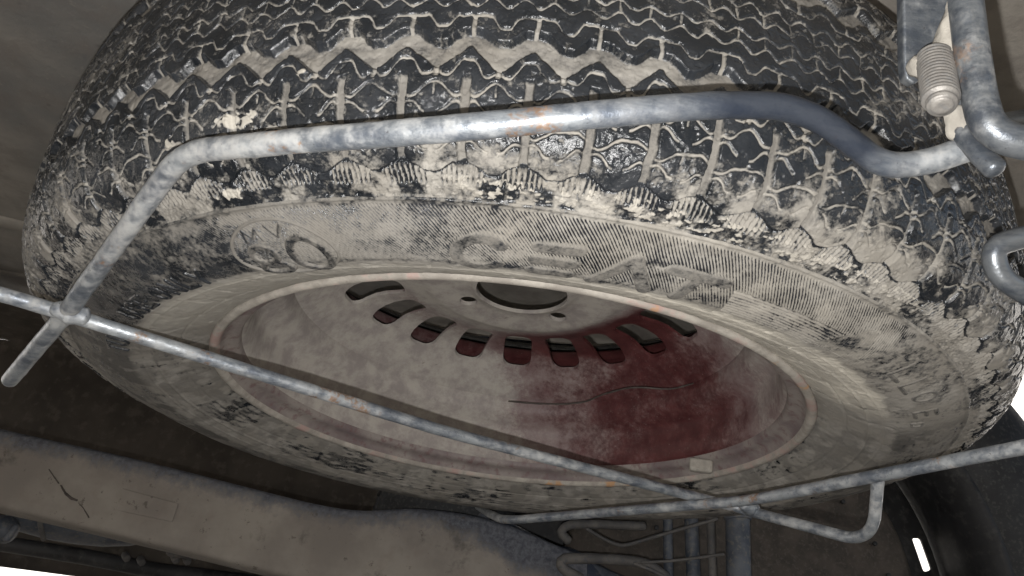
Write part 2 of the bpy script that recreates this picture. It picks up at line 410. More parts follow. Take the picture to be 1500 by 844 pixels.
U(sheet('inner_cross_panel', (.10, .90, -.14), (.10, 1.115, -.14), (.10, 1.115, .70), (.10, .90, .70), 10, 10, DARK, None, .002))
# pressed ribs in the floor panel
for k, (p0, p1, r) in enumerate([((-1.3, .02, .1345), (-.47, .235, .1345), .012), ((-1.6, .30, .1345), (-.5, .36, .1345), .006)]):
    t_ = tube('pressed_rib', [p0, p1], r, PAN, None, 16, .02, flat=.45); U(t_)

# chassis rail (bulged top edge, straight dusty web)
YR = .50
rail = empty('chassis_rail', at_y(300, 760, YR), 'long dusty chassis rail below the tyre, blue paint along its upper edge', 'chassis rail')
top_px = [(-160, 585), (0, 627), (200, 672), (390, 720), (470, 739), (530, 747), (600, 744), (680, 752), (750, 770), (810, 795), (860, 815)]
bot_px = [(-160, 712), (0, 745), (200, 792), (390, 838), (470, 856), (530, 868), (600, 882), (680, 895), (750, 905), (810, 915), (860, 925)]
tp = catmull([at_y(*p, YR) for p in top_px], 12); bp = catmull([at_y(*p, YR) for p in bot_px], 12)
nv = 26; vv = np.linspace(0, 1, nv)
co = tp[:, None] * (1 - vv)[None, :, None] + bp[:, None] * vv[None, :, None]
yy = np.where(vv < .06, .006 * (1 - vv / .06) ** 2, 0) + np.where(vv > .95, .006 * ((vv - .95) / .05) ** 2, 0)
co[..., 1] += yy[None] + .0025 * (fbm(np.arange(len(tp))[:, None] * .12 + 0 * vv, vv[None] * 4, 3) - .5)
back = co[:, [0]].copy(); back[..., 1] += .07; back2 = co[:, [-1]].copy(); back2[..., 1] += .07
co = np.concatenate([back, co, back2], 1)
ed = np.concatenate([[1.2], 1.08 - vv * 3.3, [0]]); ed = np.broadcast_to(ed[None], co.shape[:2]).copy()
ed += sm(.62, .86, np.linspace(0, 1, len(tp)))[:, None] * 1.1
o = mesh_np('rail_web', co.reshape(-1, 3), grid_faces(co.shape[0], co.shape[1])[:, ::-1], RAIL, None, attrs={'edge': np.clip(ed, -.5, 1.3).ravel()}); child(o, rail)
# plate welded to the web and the drips of mud
pl = prism('patch_plate', [at_y(x, y, YR - .0005) for x, y in ((180, 716), (262, 738), (253, 765), (172, 748))], (0, -.0022, 0), RAIL, None, .0008); child(pl, rail)
for st_, r_ in ((((72, 688), (80, 700), (86, 708)), .0012), (((90, 712), (96, 723), (104, 730), (112, 733)), .0024), (((116, 738), (122, 744), (130, 758)), .0012)):
    cr = tube('mud_streak', [at_y(x, y, YR - .0002) for x, y in st_], r_, MUDD, None, 8, .002, lump=1.4, flat=.5); child(cr, rail)

# silencer, bracket and brackets hanging beyond the rail (bottom left)
sil = empty('silencer', at_y(160, 780, .8), 'grey oval silencer hanging behind the chassis rail at lower left', 'silencer')
P0, P1 = at_y(40, 752, .78), at_y(235, 772, .86)
o = tube('silencer_body', [P0, P1], .052, GREY, None, 36, .01, rads=[.040, .050, .054, .054, .047, .030], flat=.75); child(o, sil)
o = tube('outlet_pipe', [P1, at_y(330, 800, .88), at_y(450, 830, .9)], .016, DARK, None, 16, .01); child(o, sil)
o = tube('silencer_strap', catmull([at_y(62, 722, .745), at_y(58, 760, .72), at_y(64, 790, .74)], 6), .004, LINK, None, 8, .006); child(o, sil)
st = empty('spring_shackle_end', at_y(8, 775, .7), 'rounded grey shackle end at the left edge below the rail', 'shackle')
o = tube('shackle_eye', [at_y(-40, 770, .68), at_y(10, 776, .68)], .020, GREY, None, 24, .005); child(o, st)
o = tube('shackle_pin', [at_y(10, 790, .672), at_y(24, 772, .672)], .006, GREY, None, 14, .003); child(o, st)
hb = empty('pipe_bracket', at_y(265, 812, .8), 'small pale bracket with bolts under the chassis rail', 'bracket')
for (a, b, r) in (((210, 788), (285, 812), .005), ((250, 806), (285, 812), .009)):
    o = tube('bracket_arm', [at_y(*a, .77), at_y(*b, .77)], r, LINK, None, 12, .004, lump=.5); child(o, hb)
for p in ((255, 815), (272, 817), (183, 812), (205, 818)):
    o = tube('bolt', [at_y(*p, .785), at_y(p[0] + 3, p[1] + 7, .775)], .006, LINK, None, 6, .003, cap='flat'); child(o, hb)
lb = tube('body_sill', [at_y(-250, 752, 1.0), at_y(0, 796, 1.0), at_y(120, 815, 1.0), at_y(230, 836, 1.0), at_y(380, 855, 1.0), at_y(800, 925, 1.0)], .014, DARK, None, 16, .02)
tag(lb, 'dark lower body sill edge against the bright outside at lower left', 'sill')
for p in ((75, 812), (92, 812)): pass

# ------------------------------------------------------------------ rear wheel beyond (bottom right)
YW = .68
wc = at_y(1077, 852, YW)
rw = empty('rear_wheel', wc, 'dark road wheel with black tyre behind the spare at lower right', 'wheel')
def rel(p): return p
k = 1.0
tyreprof = [(.235, .03), (.262, .012), (.292, .006), (.318, .014), (.336, .03), (.347, .055), (.350, .12), (.347, .19), (.336, .22), (.30, .235), (.235, .22)]
scale_w = np.linalg.norm(at_y(1500, 644, YW - .03) - wc) / .350
tyreprof = [(r * scale_w, z * .75 - .10) for r, z in tyreprof]
o = lathe('tyre', catmull([(a, b, 0) for a, b in tyreprof], 6)[:, :2], BLACKT, None, 200, 'y', wc); child(o, rw)
# tread bars round the far wheel
bars = []; fcs = []
for i in range(96):
    a = i / 96 * 2 * math.pi; da = .018
    for (y0, y1, sh) in ((-.055, -.005, 0), (.005, .05, .5), (.06, .105, 0)):
        aa = a + sh * 2 * math.pi / 96; b0 = len(bars)
        for rr_ in (.346, .3575):
            for (s1, yv) in ((-1, y0), (1, y0), (1, y1), (-1, y1)):
                r2 = (rr_ - (.006 if yv == y0 and y0 < 0 else 0)) * scale_w
                bars.append(wc + np.array([r2 * math.cos(aa + s1 * da), yv + .03, r2 * math.sin(aa + s1 * da)]))
        fcs += [[b0, b0 + 1, b0 + 2, b0 + 3], [b0 + 4, b0 + 7, b0 + 6, b0 + 5]] + [[b0 + i2, b0 + 4 + i2, b0 + 4 + (i2 + 1) % 4, b0 + (i2 + 1) % 4] for i2 in range(4)]
o = mesh_np('tread_bars', bars, fcs, BLACKT, None, smooth=False); o['kind'] = 'stuff'; child(o, rw)
S = scale_w
o = lathe('rim', [(.245 * S, -.088), (.241 * S, -.094), (.236 * S, -.092), (.230 * S, -.075), (.222 * S, -.06), (.222 * S, -.02), (.2205 * S, .0), (.2205 * S, .045), (.224 * S, .047)], DARK, None, 160, 'y', wc); child(o, rw)
# wheel disc with slots, the sky shows through one of them
def cut(o, cutters):
    co_ = np.concatenate([c[0] for c in cutters]); off = 0; F = []
    for v, f in cutters:
        F += [[i + off for i in q] for q in f]; off += len(v)
    me = bpy.data.meshes.new('cutter'); me.from_pydata([tuple(map(float, c)) for c in co_], [], F)
    bm = bmesh.new(); bm.from_mesh(me); bmesh.ops.recalc_face_normals(bm, faces=bm.faces); bm.to_mesh(me); bm.free()
    c = bpy.data.objects.new('cutter', me); C.objects.link(c)
    bm = bmesh.new(); bm.from_mesh(o.data); bmesh.ops.recalc_face_normals(bm, faces=bm.faces); bm.to_mesh(o.data); bm.free()
    m = o.modifiers.new('b', 'BOOLEAN'); m.operation = 'DIFFERENCE'; m.object = c; m.solver = 'EXACT'
    dg = bpy.context.evaluated_depsgraph_get(); ne = bpy.data.meshes.new_from_object(o.evaluated_get(dg))
    o.modifiers.clear(); old = o.data; o.data = ne; bpy.data.meshes.remove(old)
    bpy.data.objects.remove(c); bpy.data.meshes.remove(me)
    ne.polygons.foreach_set('use_smooth', np.ones(len(ne.polygons), dtype=bool))
    ne.set_sharp_from_angle(angle=R(38))
def prismcut(outline2, ang, z0, z1, axis='z', centre=(0, 0, 0)):
    """outline2 in (radial, tangential)"""
    n = len(outline2); ca, sa = math.cos(ang), math.sin(ang); V = []
    for z in (z0, z1):
        for (r, t) in outline2:
            x, y = r * ca - t * sa, r * sa + t * ca
            V.append((x, y, z) if axis == 'z' else (x + 0, z, -y))
    V = np.array(V) + np.array(centre)
    F = [list(range(n))[::-1], list(range(n, 2 * n))] + [[i, (i + 1) % n, n + (i + 1) % n, n + i] for i in range(n)]
    return V, F
def rrect(r0, r1, w0, w1, rad, n=6):
    """rounded trapezoid, w0 half width at r0"""
    cs = [(r0, -w0), (r1, -w1), (r1, w1), (r0, w0)]; P = [(a, b, 0) for a, b in cs]
    P = P + [P[0], P[1]]; out = []
    for i in range(1, 5):
        a, b, c = map(np.array, (P[i - 1], P[i], P[i + 1])); la, lc = np.linalg.norm(a - b), np.linalg.norm(c - b)
        p0 = b + (a - b) / la * rad; p1 = b + (c - b) / lc * rad
        for t in np.linspace(0, 1, n): q = (1 - t) ** 2 * p0 + 2 * t * (1 - t) * b + t * t * p1; out.append((q[0], q[1]))
    return out
dprof = [(.2200 * S, .036), (.205 * S, .030), (.185 * S, .026), (.160 * S, .020), (.160 * S, .024), (.185 * S, .030), (.205 * S, .034), (.2200 * S, .040)]
BD = mat_simple('brown_wheel_disc', (.05, .042, .035), (.085, .07, .058), .8, 30, c2=(.11, .095, .08))
o = lathe('wheel_disc', dprof, DARK, None, 96, 'y', wc, closed=True)
hubd = lathe('brake_plate', [(.003, -.05), (.06 * S, -.05), (.11 * S, -.046), (.150 * S, -.040), (.162 * S, -.034), (.1675 * S, -.028), (.1675 * S, .028), (.003, .028)], BD, None, 96, 'y', wc); child(hubd, rw)
for i in range(26):
    a_ = i * 2.4; r_ = (.03 + .11 * ((i * .618) % 1)) * S
    dm_ = tube('plate_hole', [wc + np.array([r_ * math.cos(a_), -.0515, r_ * math.sin(a_)]), wc + np.array([r_ * math.cos(a_), -.0475, r_ * math.sin(a_)])], .0035, DARK, None, 10, .002, cap='flat'); child(dm_, rw)
hp = at_y(1351, 812, YW + .03) - wc; ha = math.atan2(-hp[2], hp[0]); hr = math.hypot(hp[0], hp[2])
nsl = 10
cut(o, [prismcut(rrect(hr - .0085, hr + .0085, .027, .025, .005), ha + i * 2 * math.pi / nsl, -.2, .2, 'y', wc) for i in range(nsl)])
child(o, rw)

# shock absorber, links and cables between rail and wheel
sh = empty('shock_absorber', at_y(1080, 800, .50), 'blue grey upright shock absorber tube left of the rear wheel', 'shock absorber')
o = tube('absorber_tube', [at_y(1080, 735, .50), at_y(1084, 950, .50)], .0165, GREY, None, 32, .01, cap='flat'); child(o, sh)
o = tube('absorber_collar', [at_y(1080, 752, .50), at_y(1081, 762, .50)], .0190, GREY, None, 32, .004, cap='flat'); child(o, sh)
leafs = [((1040, 745), (1046, 900), .51, .006), ((1012, 750), (1018, 900), .53, .010), ((978, 750), (980, 900), .54, .007)]
for a, b, Y, r in leafs:
    o = tube('brake_pipe', [at_y(*a, Y), at_y(*b, Y)], r, GREY if r > .006 else LINK, None, 12, .01)
    tag(o, {.006: 'thin pale upright pipe just left of the shock absorber', .010: 'broad grey upright pipe second left of the shock absorber', .007: 'grey upright pipe farthest left of the shock absorber'}[r], 'pipe', 'upright pipes beside the shock absorber')
def loop(name, pts, Y, r, mat, label, cat, group=None):
    o = tube(name, catmull([at_y(*p, Y) for p in pts], 8), r, mat, None, 16, .005, lump=.12); tag(o, label, cat, group); return o
loop('upper_shackle_bar', [(832, 792), (822, 780), (832, 770), (860, 768), (942, 771)], .50, .0060, LINK, 'upper pale rounded bar behind the lower edge of the tyre', 'bar', 'rounded bars under the tyre')
loop('lower_shackle_bar', [(850, 848), (826, 834), (822, 822), (840, 818), (900, 820), (945, 826), (975, 845)], .48, .0068, LINK, 'lower pale rounded bar at the bottom edge, under the other', 'bar', 'rounded bars under the tyre')
loop('brake_cable', [(860, 775), (885, 790), (905, 798), (920, 798), (960, 786), (1050, 760)], .48, .0023, LINK, 'thin cable rising right from below the upper rounded bar', 'cable', 'thin cables')
loop('brake_cable', [(940, 824), (990, 821), (1060, 812)], .47, .0018, LINK, 'thin straight cable running right from the lower rounded bar', 'cable', 'thin cables')
loop('brake_cable', [(930, 826), (960, 838), (1000, 860)], .46, .0023, LINK, 'thin cable dropping out of frame from the lower rounded bar', 'cable', 'thin cables')
ax = tube('axle_casing', [at_y(600, 900, .60), at_y(720, 858, .61), at_y(830, 850, .62), at_y(930, 880, .62)], .05, mat_simple('blue_grey_casting', (.035, .045, .07), (.08, .09, .12), .6, 18, c2=(.16, .15, .14)), None, 32, .01, lump=.12, rads=[.03, .055, .048, .02])
tag(ax, 'blue grey axle casing at the bottom centre behind the chassis rail', 'axle')
lev = tube('spring_leaf', [at_y(700, 768, .60), at_y(830, 835, .60), at_y(980, 900, .60)], .012, GREY, None, 12, .01, flat=2.0)
tag(lev, 'dark sloping spring leaf running down right from the rail end', 'spring leaf')

# ------------------------------------------------------------------ spare wheel
sw = empty('spare_wheel', (0, 0, 0), 'dust covered spare tyre on a maroon steel rim hung flat under the vehicle', 'spare wheel')
PR = np.array([(.354, 0), (.3535, -.02), (.3515, -.045), (.347, -.062), (.339, -.075), (.327, -.082), (.3127, -.087), (.295, -.094), (.275, -.0960), (.255, -.0908), (.241, -.0838), (.2335, -.0800), (.2262, -.0752)])
Cf = catmull(np.c_[PR, np.zeros(len(PR))], 40)[:, :2]
ss = np.r_[0, np.cumsum(np.hypot(*np.diff(Cf, axis=0).T))]; SMAX = ss[-1]
def prof(S):
    a = np.abs(S); r = np.interp(a, ss, Cf[:, 0]); z = np.interp(a, ss, Cf[:, 1]) * np.sign(S + 1e-12)
    return r, z
Pn = np.stack([Cf[:, 0], Cf[:, 1]], 1); Tn = np.gradient(Pn, axis=0); Tn /= np.hypot(*Tn.T)[:, None]
Nr, Nz = -Tn[:, 1], Tn[:, 0]     # outward normal for the lower half (z negative)
def pnorm(S):
    a = np.abs(S); return np.interp(a, ss, Nr), np.interp(a, ss, Nz) * np.sign(S + 1e-12)
TH0 = -101.65; NP = 83; PITCH = 360 / NP

def seg_line(d, w, e):           # 1 inside |d|<w, soft edge e
    w = w * 1.0
    return 1 - sm(w - e, w + e, np.abs(d))
def tread(TH, S, rough):
    """height (m) and dust for the tread. TH degrees, S signed arc length, positive towards the lower side"""
    up = S < 0
    f = (TH - TH0) / PITCH
    f = f + .5 * sm(-.004, .004, -S) * 0 + np.where(up, .5, 0.0)
    a = np.abs(S)
    # hand-cut unevenness
    arc = np.radians(TH) * .354
    j1 = (fbm(arc * 90, S * 90, 11, 3) - .5) * .0022; j2 = (fbm(arc * 90 + 40, S * 90, 12, 3) - .5) * .0022
    j2 = j2 + (fbm(arc * 380 + 11, S * 60, 13, 2) - .5) * .0011
    f = f + j1 / (.354 * math.radians(PITCH)); a = a + j2
    fr = f - np.floor(f); g = np.minimum(fr, 1 - fr) * 2          # 0 at slot, 1 between slots
    z1 = np.clip((g - .05) / .80, 0, 1); z2 = np.clip((g - .30) / .52, 0, 1)
    gu = .0268 + .0060 * z2; gl = .0368 + .0100 * z1               # both edges of the main zigzag groove
    G = sm(gu - .0006, gu + .0018, a) * (1 - sm(gl - .0018, gl + .0006, a)); Gd = sm(gu + .0004, gu + .0022, a) * (1 - sm(gl - .0024, gl - .0004, a))
    # sipes, thin wavy lines
    def sipe(c0, amp, ph, w=.00075): 
        return seg_line(a - (c0 + amp * ph), w, .00045)
    cosg = np.cos(np.pi * g)
    # omega curve in the blocks next to the groove
    om = .5 - .5 * np.cos(np.pi * np.clip((g - .12) / .50, 0, 1)) - .25 * sm(.70, 1.0, g)
    s1 = sipe(.0428, .0078, om)
    junction = (1 - sm(.055, .10, np.abs(g - 1))) * sm(.044, .045, a) * (1 - sm(.0505, .0515, a))
    s2 = sipe(.0575, -.0030, -np.cos(np.pi * np.clip((g - .12) / .88, 0, 1) * 1.0) * 1.0)
    s2 = seg_line(a - (.0565 + .0030 * np.cos(np.pi * (g - .30) / .70) * np.where(g > .30, 1, 1)), .00075, .00045) * (g > .12)
    s3 = seg_line(a - (.0640 - .0024 * np.sin(np.pi * np.clip(g / .55, 0, 1.6))), .00075, .00045) * (g > .12) * (g < .80)
    gg = fr
    s4 = seg_line(a - (.0722 + .0026 * np.sin(2 * np.pi * gg * 1.0 + .6) + .0008 * np.sin(4 * np.pi * gg)), .00075, .00045) * (g > .10)
    s5 = seg_line(a - (.0800 - .0024 * np.sin(np.pi * np.clip((g) / .55, 0, 1.7))), .00070, .00045) * (g > .10) * (g < .85)
    # sipes on the centre rib
    c1 = .0200 + .0060 * sm(.50, .90, g)
    s6 = seg_line(a - c1 - .0, .00075, .00045)
    jc = (1 - sm(.05, .09, g)) * sm(.0195, .0205, a) * (1 - sm(.028, .029, a))
    s7 = np.maximum(seg_line(a - (.0125 + .0024 * np.cos(np.pi * g * 2)), .00075, .00045), seg_line(a - (.0048 + .0020 * np.cos(np.pi * g * 2)), .00070, .00045))
    s7 = np.maximum(s7, (1 - sm(.03, .07, np.abs(g - .5))) * sm(.0030, .004, a) * (1 - sm(.009, .010, a)) * .8)
    stub = (1 - sm(.03, .06, np.abs(g - 1))) * (sm(.0535, .0545, a) * (1 - sm(.0590, .0600, a)) + sm(.0680, .0690, a) * (1 - sm(.0745, .0755, a)))
    s7 = np.maximum(s7, stub * .7 * (fbm(np.radians(TH) * 30, S * 0, 91, 2) > .52))
    # lateral slot
    sl = (1 - sm(.115, .165, g)) * sm(.0495, .0515, a) * (1 - sm(.0885, .0905, a))
    # scalloped shoulder and serration below it
    sc = .0928 - .0052 * (.5 + .5 * np.cos(np.pi * np.clip(g * 1.08, 0, 1))) ** .75
    low = sm(-.0004, .0004, a - sc)
    edge = seg_line(a - sc, .0006, .0004)
    rib = .5 + .5 * np.cos(2 * np.pi * (fr - .5) * 11)
    ser = low * (1 - sm(.0975, .0990, a)) * (g < .74)
    sip = np.maximum.reduce([s1, s2, s3, s4, s5, s6, s7])
    sip = sip * (1 - G) * (1 - low) * (.68 + .32 * sm(.34, .46, fbm(arc * 75, S * 75, 14, 3)))
    wide = sip
    h = -.0046 * G - .0013 * sip * (1 - sl) - .0030 * np.maximum(sl * (1 - low), 0) - .0016 * junction * (1 - G) - .0016 * jc * (1 - G)
    h = h - .0006 * low - .0009 * edge * (1 - sl) - ser * .0012 * (1 - sm(.25, .6, rib))
    h = h + .0006 * (1 - sm(.0006, .0014, np.abs(a - .1062)))       # thin ring above the side wall
    # wear: blocks domed and chipped
    blockn = fbm(arc * 260, S * 260, 21, 4) - .5
    h = h + .0008 * blockn + .0010 * (fbm(arc * 55, S * 55, 24, 3) - .5)
    pit = sm(.66, .74, fbm(arc * 420, S * 420, 27, 2)); h = h - .0004 * pit
    nick = sm(.60, .70, fbm(arc * 130, S * 130, 28, 3)); h = h - .0003 * nick
    h = h + low * (fbm(arc * 700, S * 700, 25, 3) - .5) * .0011 * (1 - sm(.104, .106, a))
    # silt lying in the grooves, not quite even
    silt = fbm(arc * 120, S * 200, 31, 4)
    h = h + Gd * .0012 * silt
    # dust film
    big = fbm(arc * 14, S * 22, 41, 4); mid = fbm(arc * 70, S * 70, 42, 4); fine = fbm(arc * 420, S * 420, 43, 3)
    d = .06 + .16 * sm(.48, .62, big) + .30 * (mid - .5) + .42 * (fine - .5) + .15 * pit
    d = d + (.20 + 1.1 * (mid - .5)) * sm(.068, .084, a) - .10 * sm(.066, .08, a) * (1 - sm(-100, -90, TH)) + .10 * sm(.055, .075, a) + (.06 + .5 * (mid - .45)) * sm(-82, -60, TH) + .20 * (1 - sm(-140, -118, TH)) + .04 * sm(-58, -42, TH)
    d = d - .10 * (1 - sm(.046, .052, a)) * sm(.040, .046, a)
    d = np.maximum(d, Gd * (.50 + .45 * silt)); sipm = fbm(arc * 160, S * 160, 44, 3); d = np.maximum(d, sip * np.clip(.40 + .75 * sipm, .4, .88)); d = np.maximum(d, sl * (.50 + .45 * mid))
    d = np.maximum(d, np.maximum(junction, jc) * .8)
    dl = .20 + .42 * sm(.40, .62, mid) + .12 * sm(-95, -75, TH) + .75 * (fine - .42)
    dl = dl + ser * (.35 * sm(.4, .8, rib) - .25 * (1 - sm(.2, .5, rib)))
    d = np.where(low > .5, dl, d); d = d - edge * .6 * (a > .08)
    # pale splashes of dried mud
    cl = 0 * S
    for (t0, s0, rt, rs) in ((-114.2, .0660, 1.9, .0042), (-121.0, .0700, .8, .0030), (-117.2, .0985, 1.5, .0035), (-109.3, .0470, .5, .0012)):
        q = ((TH - t0) / rt) ** 2 + ((S - s0) / rs) ** 2
        cl = np.maximum(cl, sm(.25, .75, 1.35 - q * .8 + 2.2 * (fbm(arc * 300, S * 300, 51, 3) - .62)))
    bnd = (a > .094) * (a < .1040) * sm(.54, .60, fbm(arc * 330, S * 600, 52, 4)) * sm(-104, -96, TH) * (1 - sm(-58, -50, TH))
    cl = np.maximum(cl, bnd * .75)
    d = np.maximum(d, cl * 1.1)
    h = h + cl * .0005
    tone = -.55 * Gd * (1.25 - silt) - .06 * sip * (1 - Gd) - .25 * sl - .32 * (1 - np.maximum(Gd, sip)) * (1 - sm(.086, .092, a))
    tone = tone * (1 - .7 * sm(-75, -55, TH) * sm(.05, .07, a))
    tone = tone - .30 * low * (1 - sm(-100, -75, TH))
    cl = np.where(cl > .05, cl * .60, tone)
    return h, np.clip(d, 0, 1.15), np.clip(cl, -1, 1)

def sidewall(TH, S):
    a = S; arc = np.radians(TH) * .285
    big = fbm(arc * 16, a * 40, 61, 4); mid = fbm(arc * 60, a * 90, 62, 4); fine = fbm(arc * 500, a * 500, 63, 3); str_ = fbm(np.radians(TH) * 30, a * 500 + arc * 12, 64, 4)
    h = .0006 * (1 - sm(.0006, .0014, np.abs(a - .1062)))
    ph = (TH - 128 * (a - .105)) / .325 + .9 * (fbm(arc * 50, a * 50, 65, 3) - .5)
    line = .5 + .5 * np.sin(2 * np.pi * ph)
    # hatch covers the outer band; it fades out on the worn places
    zone = sm(.1085, .1100, a) * (1 - sm(.141, .147, a)) * sm(-125, -119, TH) * (1 - sm(-55, -51, TH))
    zone = zone * (.45 + .55 * sm(.30, .48, big))
    # smooth patches (triangular emblem at the right, bridge between logo and maker's name)
    tri_ = (a > .119) * (a < .144) * (np.abs(TH + 56.2) < (a - .116) * 150) 
    zone = zone * (1 - .9 * tri_)
    # fine concentric lines below the hatch at the right
    dec = (np.abs(TH + 65.5) < 7.0 - (a - .13) * 60) * sm(.128, .130, a) * (1 - sm(.147, .149, a))
    cl_ = .5 + .5 * np.sin(2 * np.pi * a / .0021)
    dots = .5 + .5 * np.sin(2 * np.pi * TH / .42)
    h = h + zone * (1 - dec) * .00075 * (line - .5) * 2 + dec * .0006 * (cl_ - .5) * 2
    d = .60 + .60 * (big - .5) + .70 * (mid - .5) + .60 * (fine - .5)
    d = d + zone * (1 - dec) * (line - .55) * (.75 + .5 * sm(-100, -85, TH)) + dec * (cl_ - .5) * .5
    # left part: darker, wiped rubber
    L = 1 - sm(-118, -108, TH); d = d - .22 * L * sm(.110, .118, a) * (1 - sm(.143, .150, a))
    M_ = sm(-106, -100, TH) * (1 - sm(-97, -92, TH)) ; d = d - .10 * M_
    # right part: thick pale dust
    d = d + .12 * sm(-88, -70, TH)
    # far side of the tyre: streaks of wet mud
    far = sm(-40, -20, TH) + (1 - sm(-160, -150, TH)); d = d + far * (.10 + .9 * (str_ - .5))
    # bead zone: caked evenly
    bead = sm(.146 - .003 * (mid - .5), .153, a)
    d = d * (1 - bead) + bead * (.97 + .25 * (mid - .5) - .55 * sm(.46, .70, .5 * big + .5 * str_) * far)
    cl = -.22 * (1 - bead) - .30 * (1 - bead) * (1 - sm(-108, -84, TH)) - far * (.25 + .35 * sm(.45, .6, mid)) + .25 * sm(-95, -75, TH) * (1 - far) + bead * .42 * (1 - .7 * far) + .30 * sm(.5, .62, mid) * sm(-100, -85, TH) * (1 - far)
    # concentric rings
    h = h + .0007 * (1 - sm(.0004, .0011, np.abs(a - .1650))) * sm(-74, -66, TH)
    h = h + .0004 * (1 - sm(.0004, .0009, np.abs(a - .1560)))
    h = h - .0005 * (1 - sm(.0004, .0012, np.abs(a - .1800)))
    # cracks running inwards
    crk = (1 - sm(.03, .14, np.abs((TH / 7.3 + .6 * fbm(a * 60, TH * .2, 66, 3)) % 1 - .5))) * (a > .15) * (fbm(TH * .3, a * 80, 67) > .5)
    h = h - .0003 * crk; d = d - .25 * crk
    h = h + .0009 * (fbm(arc * 40, a * 50, 68, 3) - .5) + .00055 * (fbm(arc * 300, a * 300, 69, 4) - .5)
    return h, d, cl

# angle samples: dense where the camera side is, sparse at the far side
th = np.concatenate([np.arange(-156, -24, .074), np.arange(-24, 60, .30), np.arange(60, 120, .5), np.arange(120, 204, .30)])
nt = len(th)
# --- tread
Sg = np.concatenate([np.arange(-.1045, -.030, .0010), np.arange(-.030, .1055, .00042), [.1055]])
TH, SS = np.meshgrid(th, Sg, indexing='ij')
h, d, cl = tread(TH, SS, None)
def place(TH, SS, h):
    r, z = prof(SS); nr, nz = pnorm(SS)
    r = r + nr * h; z = z + nz * h; t = np.radians(TH)
    return np.stack([r * np.cos(t), r * np.sin(t), z], -1)
P_ = place(TH, SS, h)
# make the two halves meet: both share S = .1055
o = mesh_np('tread', P_.reshape(-1, 3), grid_faces(nt, len(Sg), True)[:, ::-1], RUB, sw, attrs={'dust': d.ravel(), 'clay': cl.ravel()})
o['label'] = 'worn black tread with zigzag grooves full of grey dust'
# --- lower side wall
Sg2 = np.concatenate([[.1055], np.arange(.1059, .153, .00048), np.arange(.153, SMAX, .0008), [SMAX]])
TH, SS = np.meshgrid(th, Sg2, indexing='ij')
h, d, cl = sidewall(TH, SS)
ht, dt, ct = tread(th, np.full(nt, .1055), None); h[:, 0] = ht
P_ = place(TH, SS, h)
side = mesh_np('sidewall', P_.reshape(-1, 3), grid_faces(nt, len(Sg2), True)[:, ::-1], RUB, sw, attrs={'dust': d.ravel(), 'clay': cl.ravel()})
side['label'] = 'pale dusty lower sidewall with fine slanted hatching and raised lettering'
# --- upper side wall (coarse, away from the camera)
t2 = th[::6]; Sg3 = -np.linspace(.1045, SMAX, 30); TH, SS = np.meshgrid(t2, Sg3, indexing='ij')
P_ = place(TH, SS, 0 * SS)
mesh_np('upper_sidewall', P_.reshape(-1, 3), grid_faces(len(t2), 30, True), RUB, sw, attrs={'dust': (.5 + 0 * SS).ravel(), 'clay': (0 * SS).ravel()})

# --- raised letters: strokes laid on the side wall as separate pads
def letter(name, strokes, w, thc, ac, width_deg, height, lean=0.0, hgt=.0010, dust=.32, res=.00045, label=None, round_=.0006, up=1, edged=.30):
    """strokes in unit box (x right 0..1, y up 0..1); centre (thc deg, ac arc); up = tops outward"""
    ny = int(height / res) + 8; wm = math.radians(width_deg) * .285; nx = int(wm / res) + 8
    pad = 3 * res
    X = np.linspace(-wm / 2 - w - pad, wm / 2 + w + pad, nx + int((w + pad) * 2 / res)); Y = np.linspace(-height / 2 - w - pad, height / 2 + w + pad, ny + int((w + pad) * 2 / res))
    GX, GY = np.meshgrid(X, Y, indexing='ij'); D = np.full(GX.shape, 9.0)
    for st in strokes:
        st = np.array(st, float); st = np.stack([(st[:, 0] - .5) * wm, (st[:, 1] - .5) * height], 1)
        for a, b in zip(st[:-1], st[1:]):
            ab = b - a; L = ab @ ab + 1e-12
            t = np.clip(((GX - a[0]) * ab[0] + (GY - a[1]) * ab[1]) / L, 0, 1)
            D = np.minimum(D, np.hypot(GX - a[0] - t * ab[0], GY - a[1] - t * ab[1]))
    hh = hgt * (1 - sm(w - round_, w + round_, D)) - .0007 * sm(w, w + 2 * round_, D)
    TH = thc + np.degrees((GX + lean * GY) / .285); SS = ac - GY * up
    arc = np.radians(TH) * .285
    hh = hh + .00025 * (fbm(arc * 500, SS * 500, 71, 3) - .5) + .0009 * (fbm(arc * 40, SS * 50, 68, 3) - .5)
    P = place(TH, SS, hh)
    dd = dust + .38 * (fbm(arc * 120, SS * 120, 72, 4) - .5) + edged * sm(w - .0009, w + .0003, D) + .3 * (fbm(arc * 600, SS * 600, 73, 2) - .5)
    F = grid_faces(*GX.shape)[:, ::-1]; keep = (D.ravel()[F] < w + round_ * 1.6).any(1); F = F[keep]
    us = np.unique(F); mp = np.full(GX.size, -1); mp[us] = np.arange(len(us)); F = mp[F]
    o = mesh_np(name, P.reshape(-1, 3)[us], F, RUB, side, attrs={'dust': np.clip(dd, 0, 1.1).ravel()[us], 'clay': np.full(len(us), -.55)})
    if label: o['label'] = label
    return o
def arcp(cx, cy, rx, ry, a0, a1, n=20):
    return [(cx + rx * math.cos(R(a)), cy + ry * math.sin(R(a))) for a in np.linspace(a0, a1, n)]
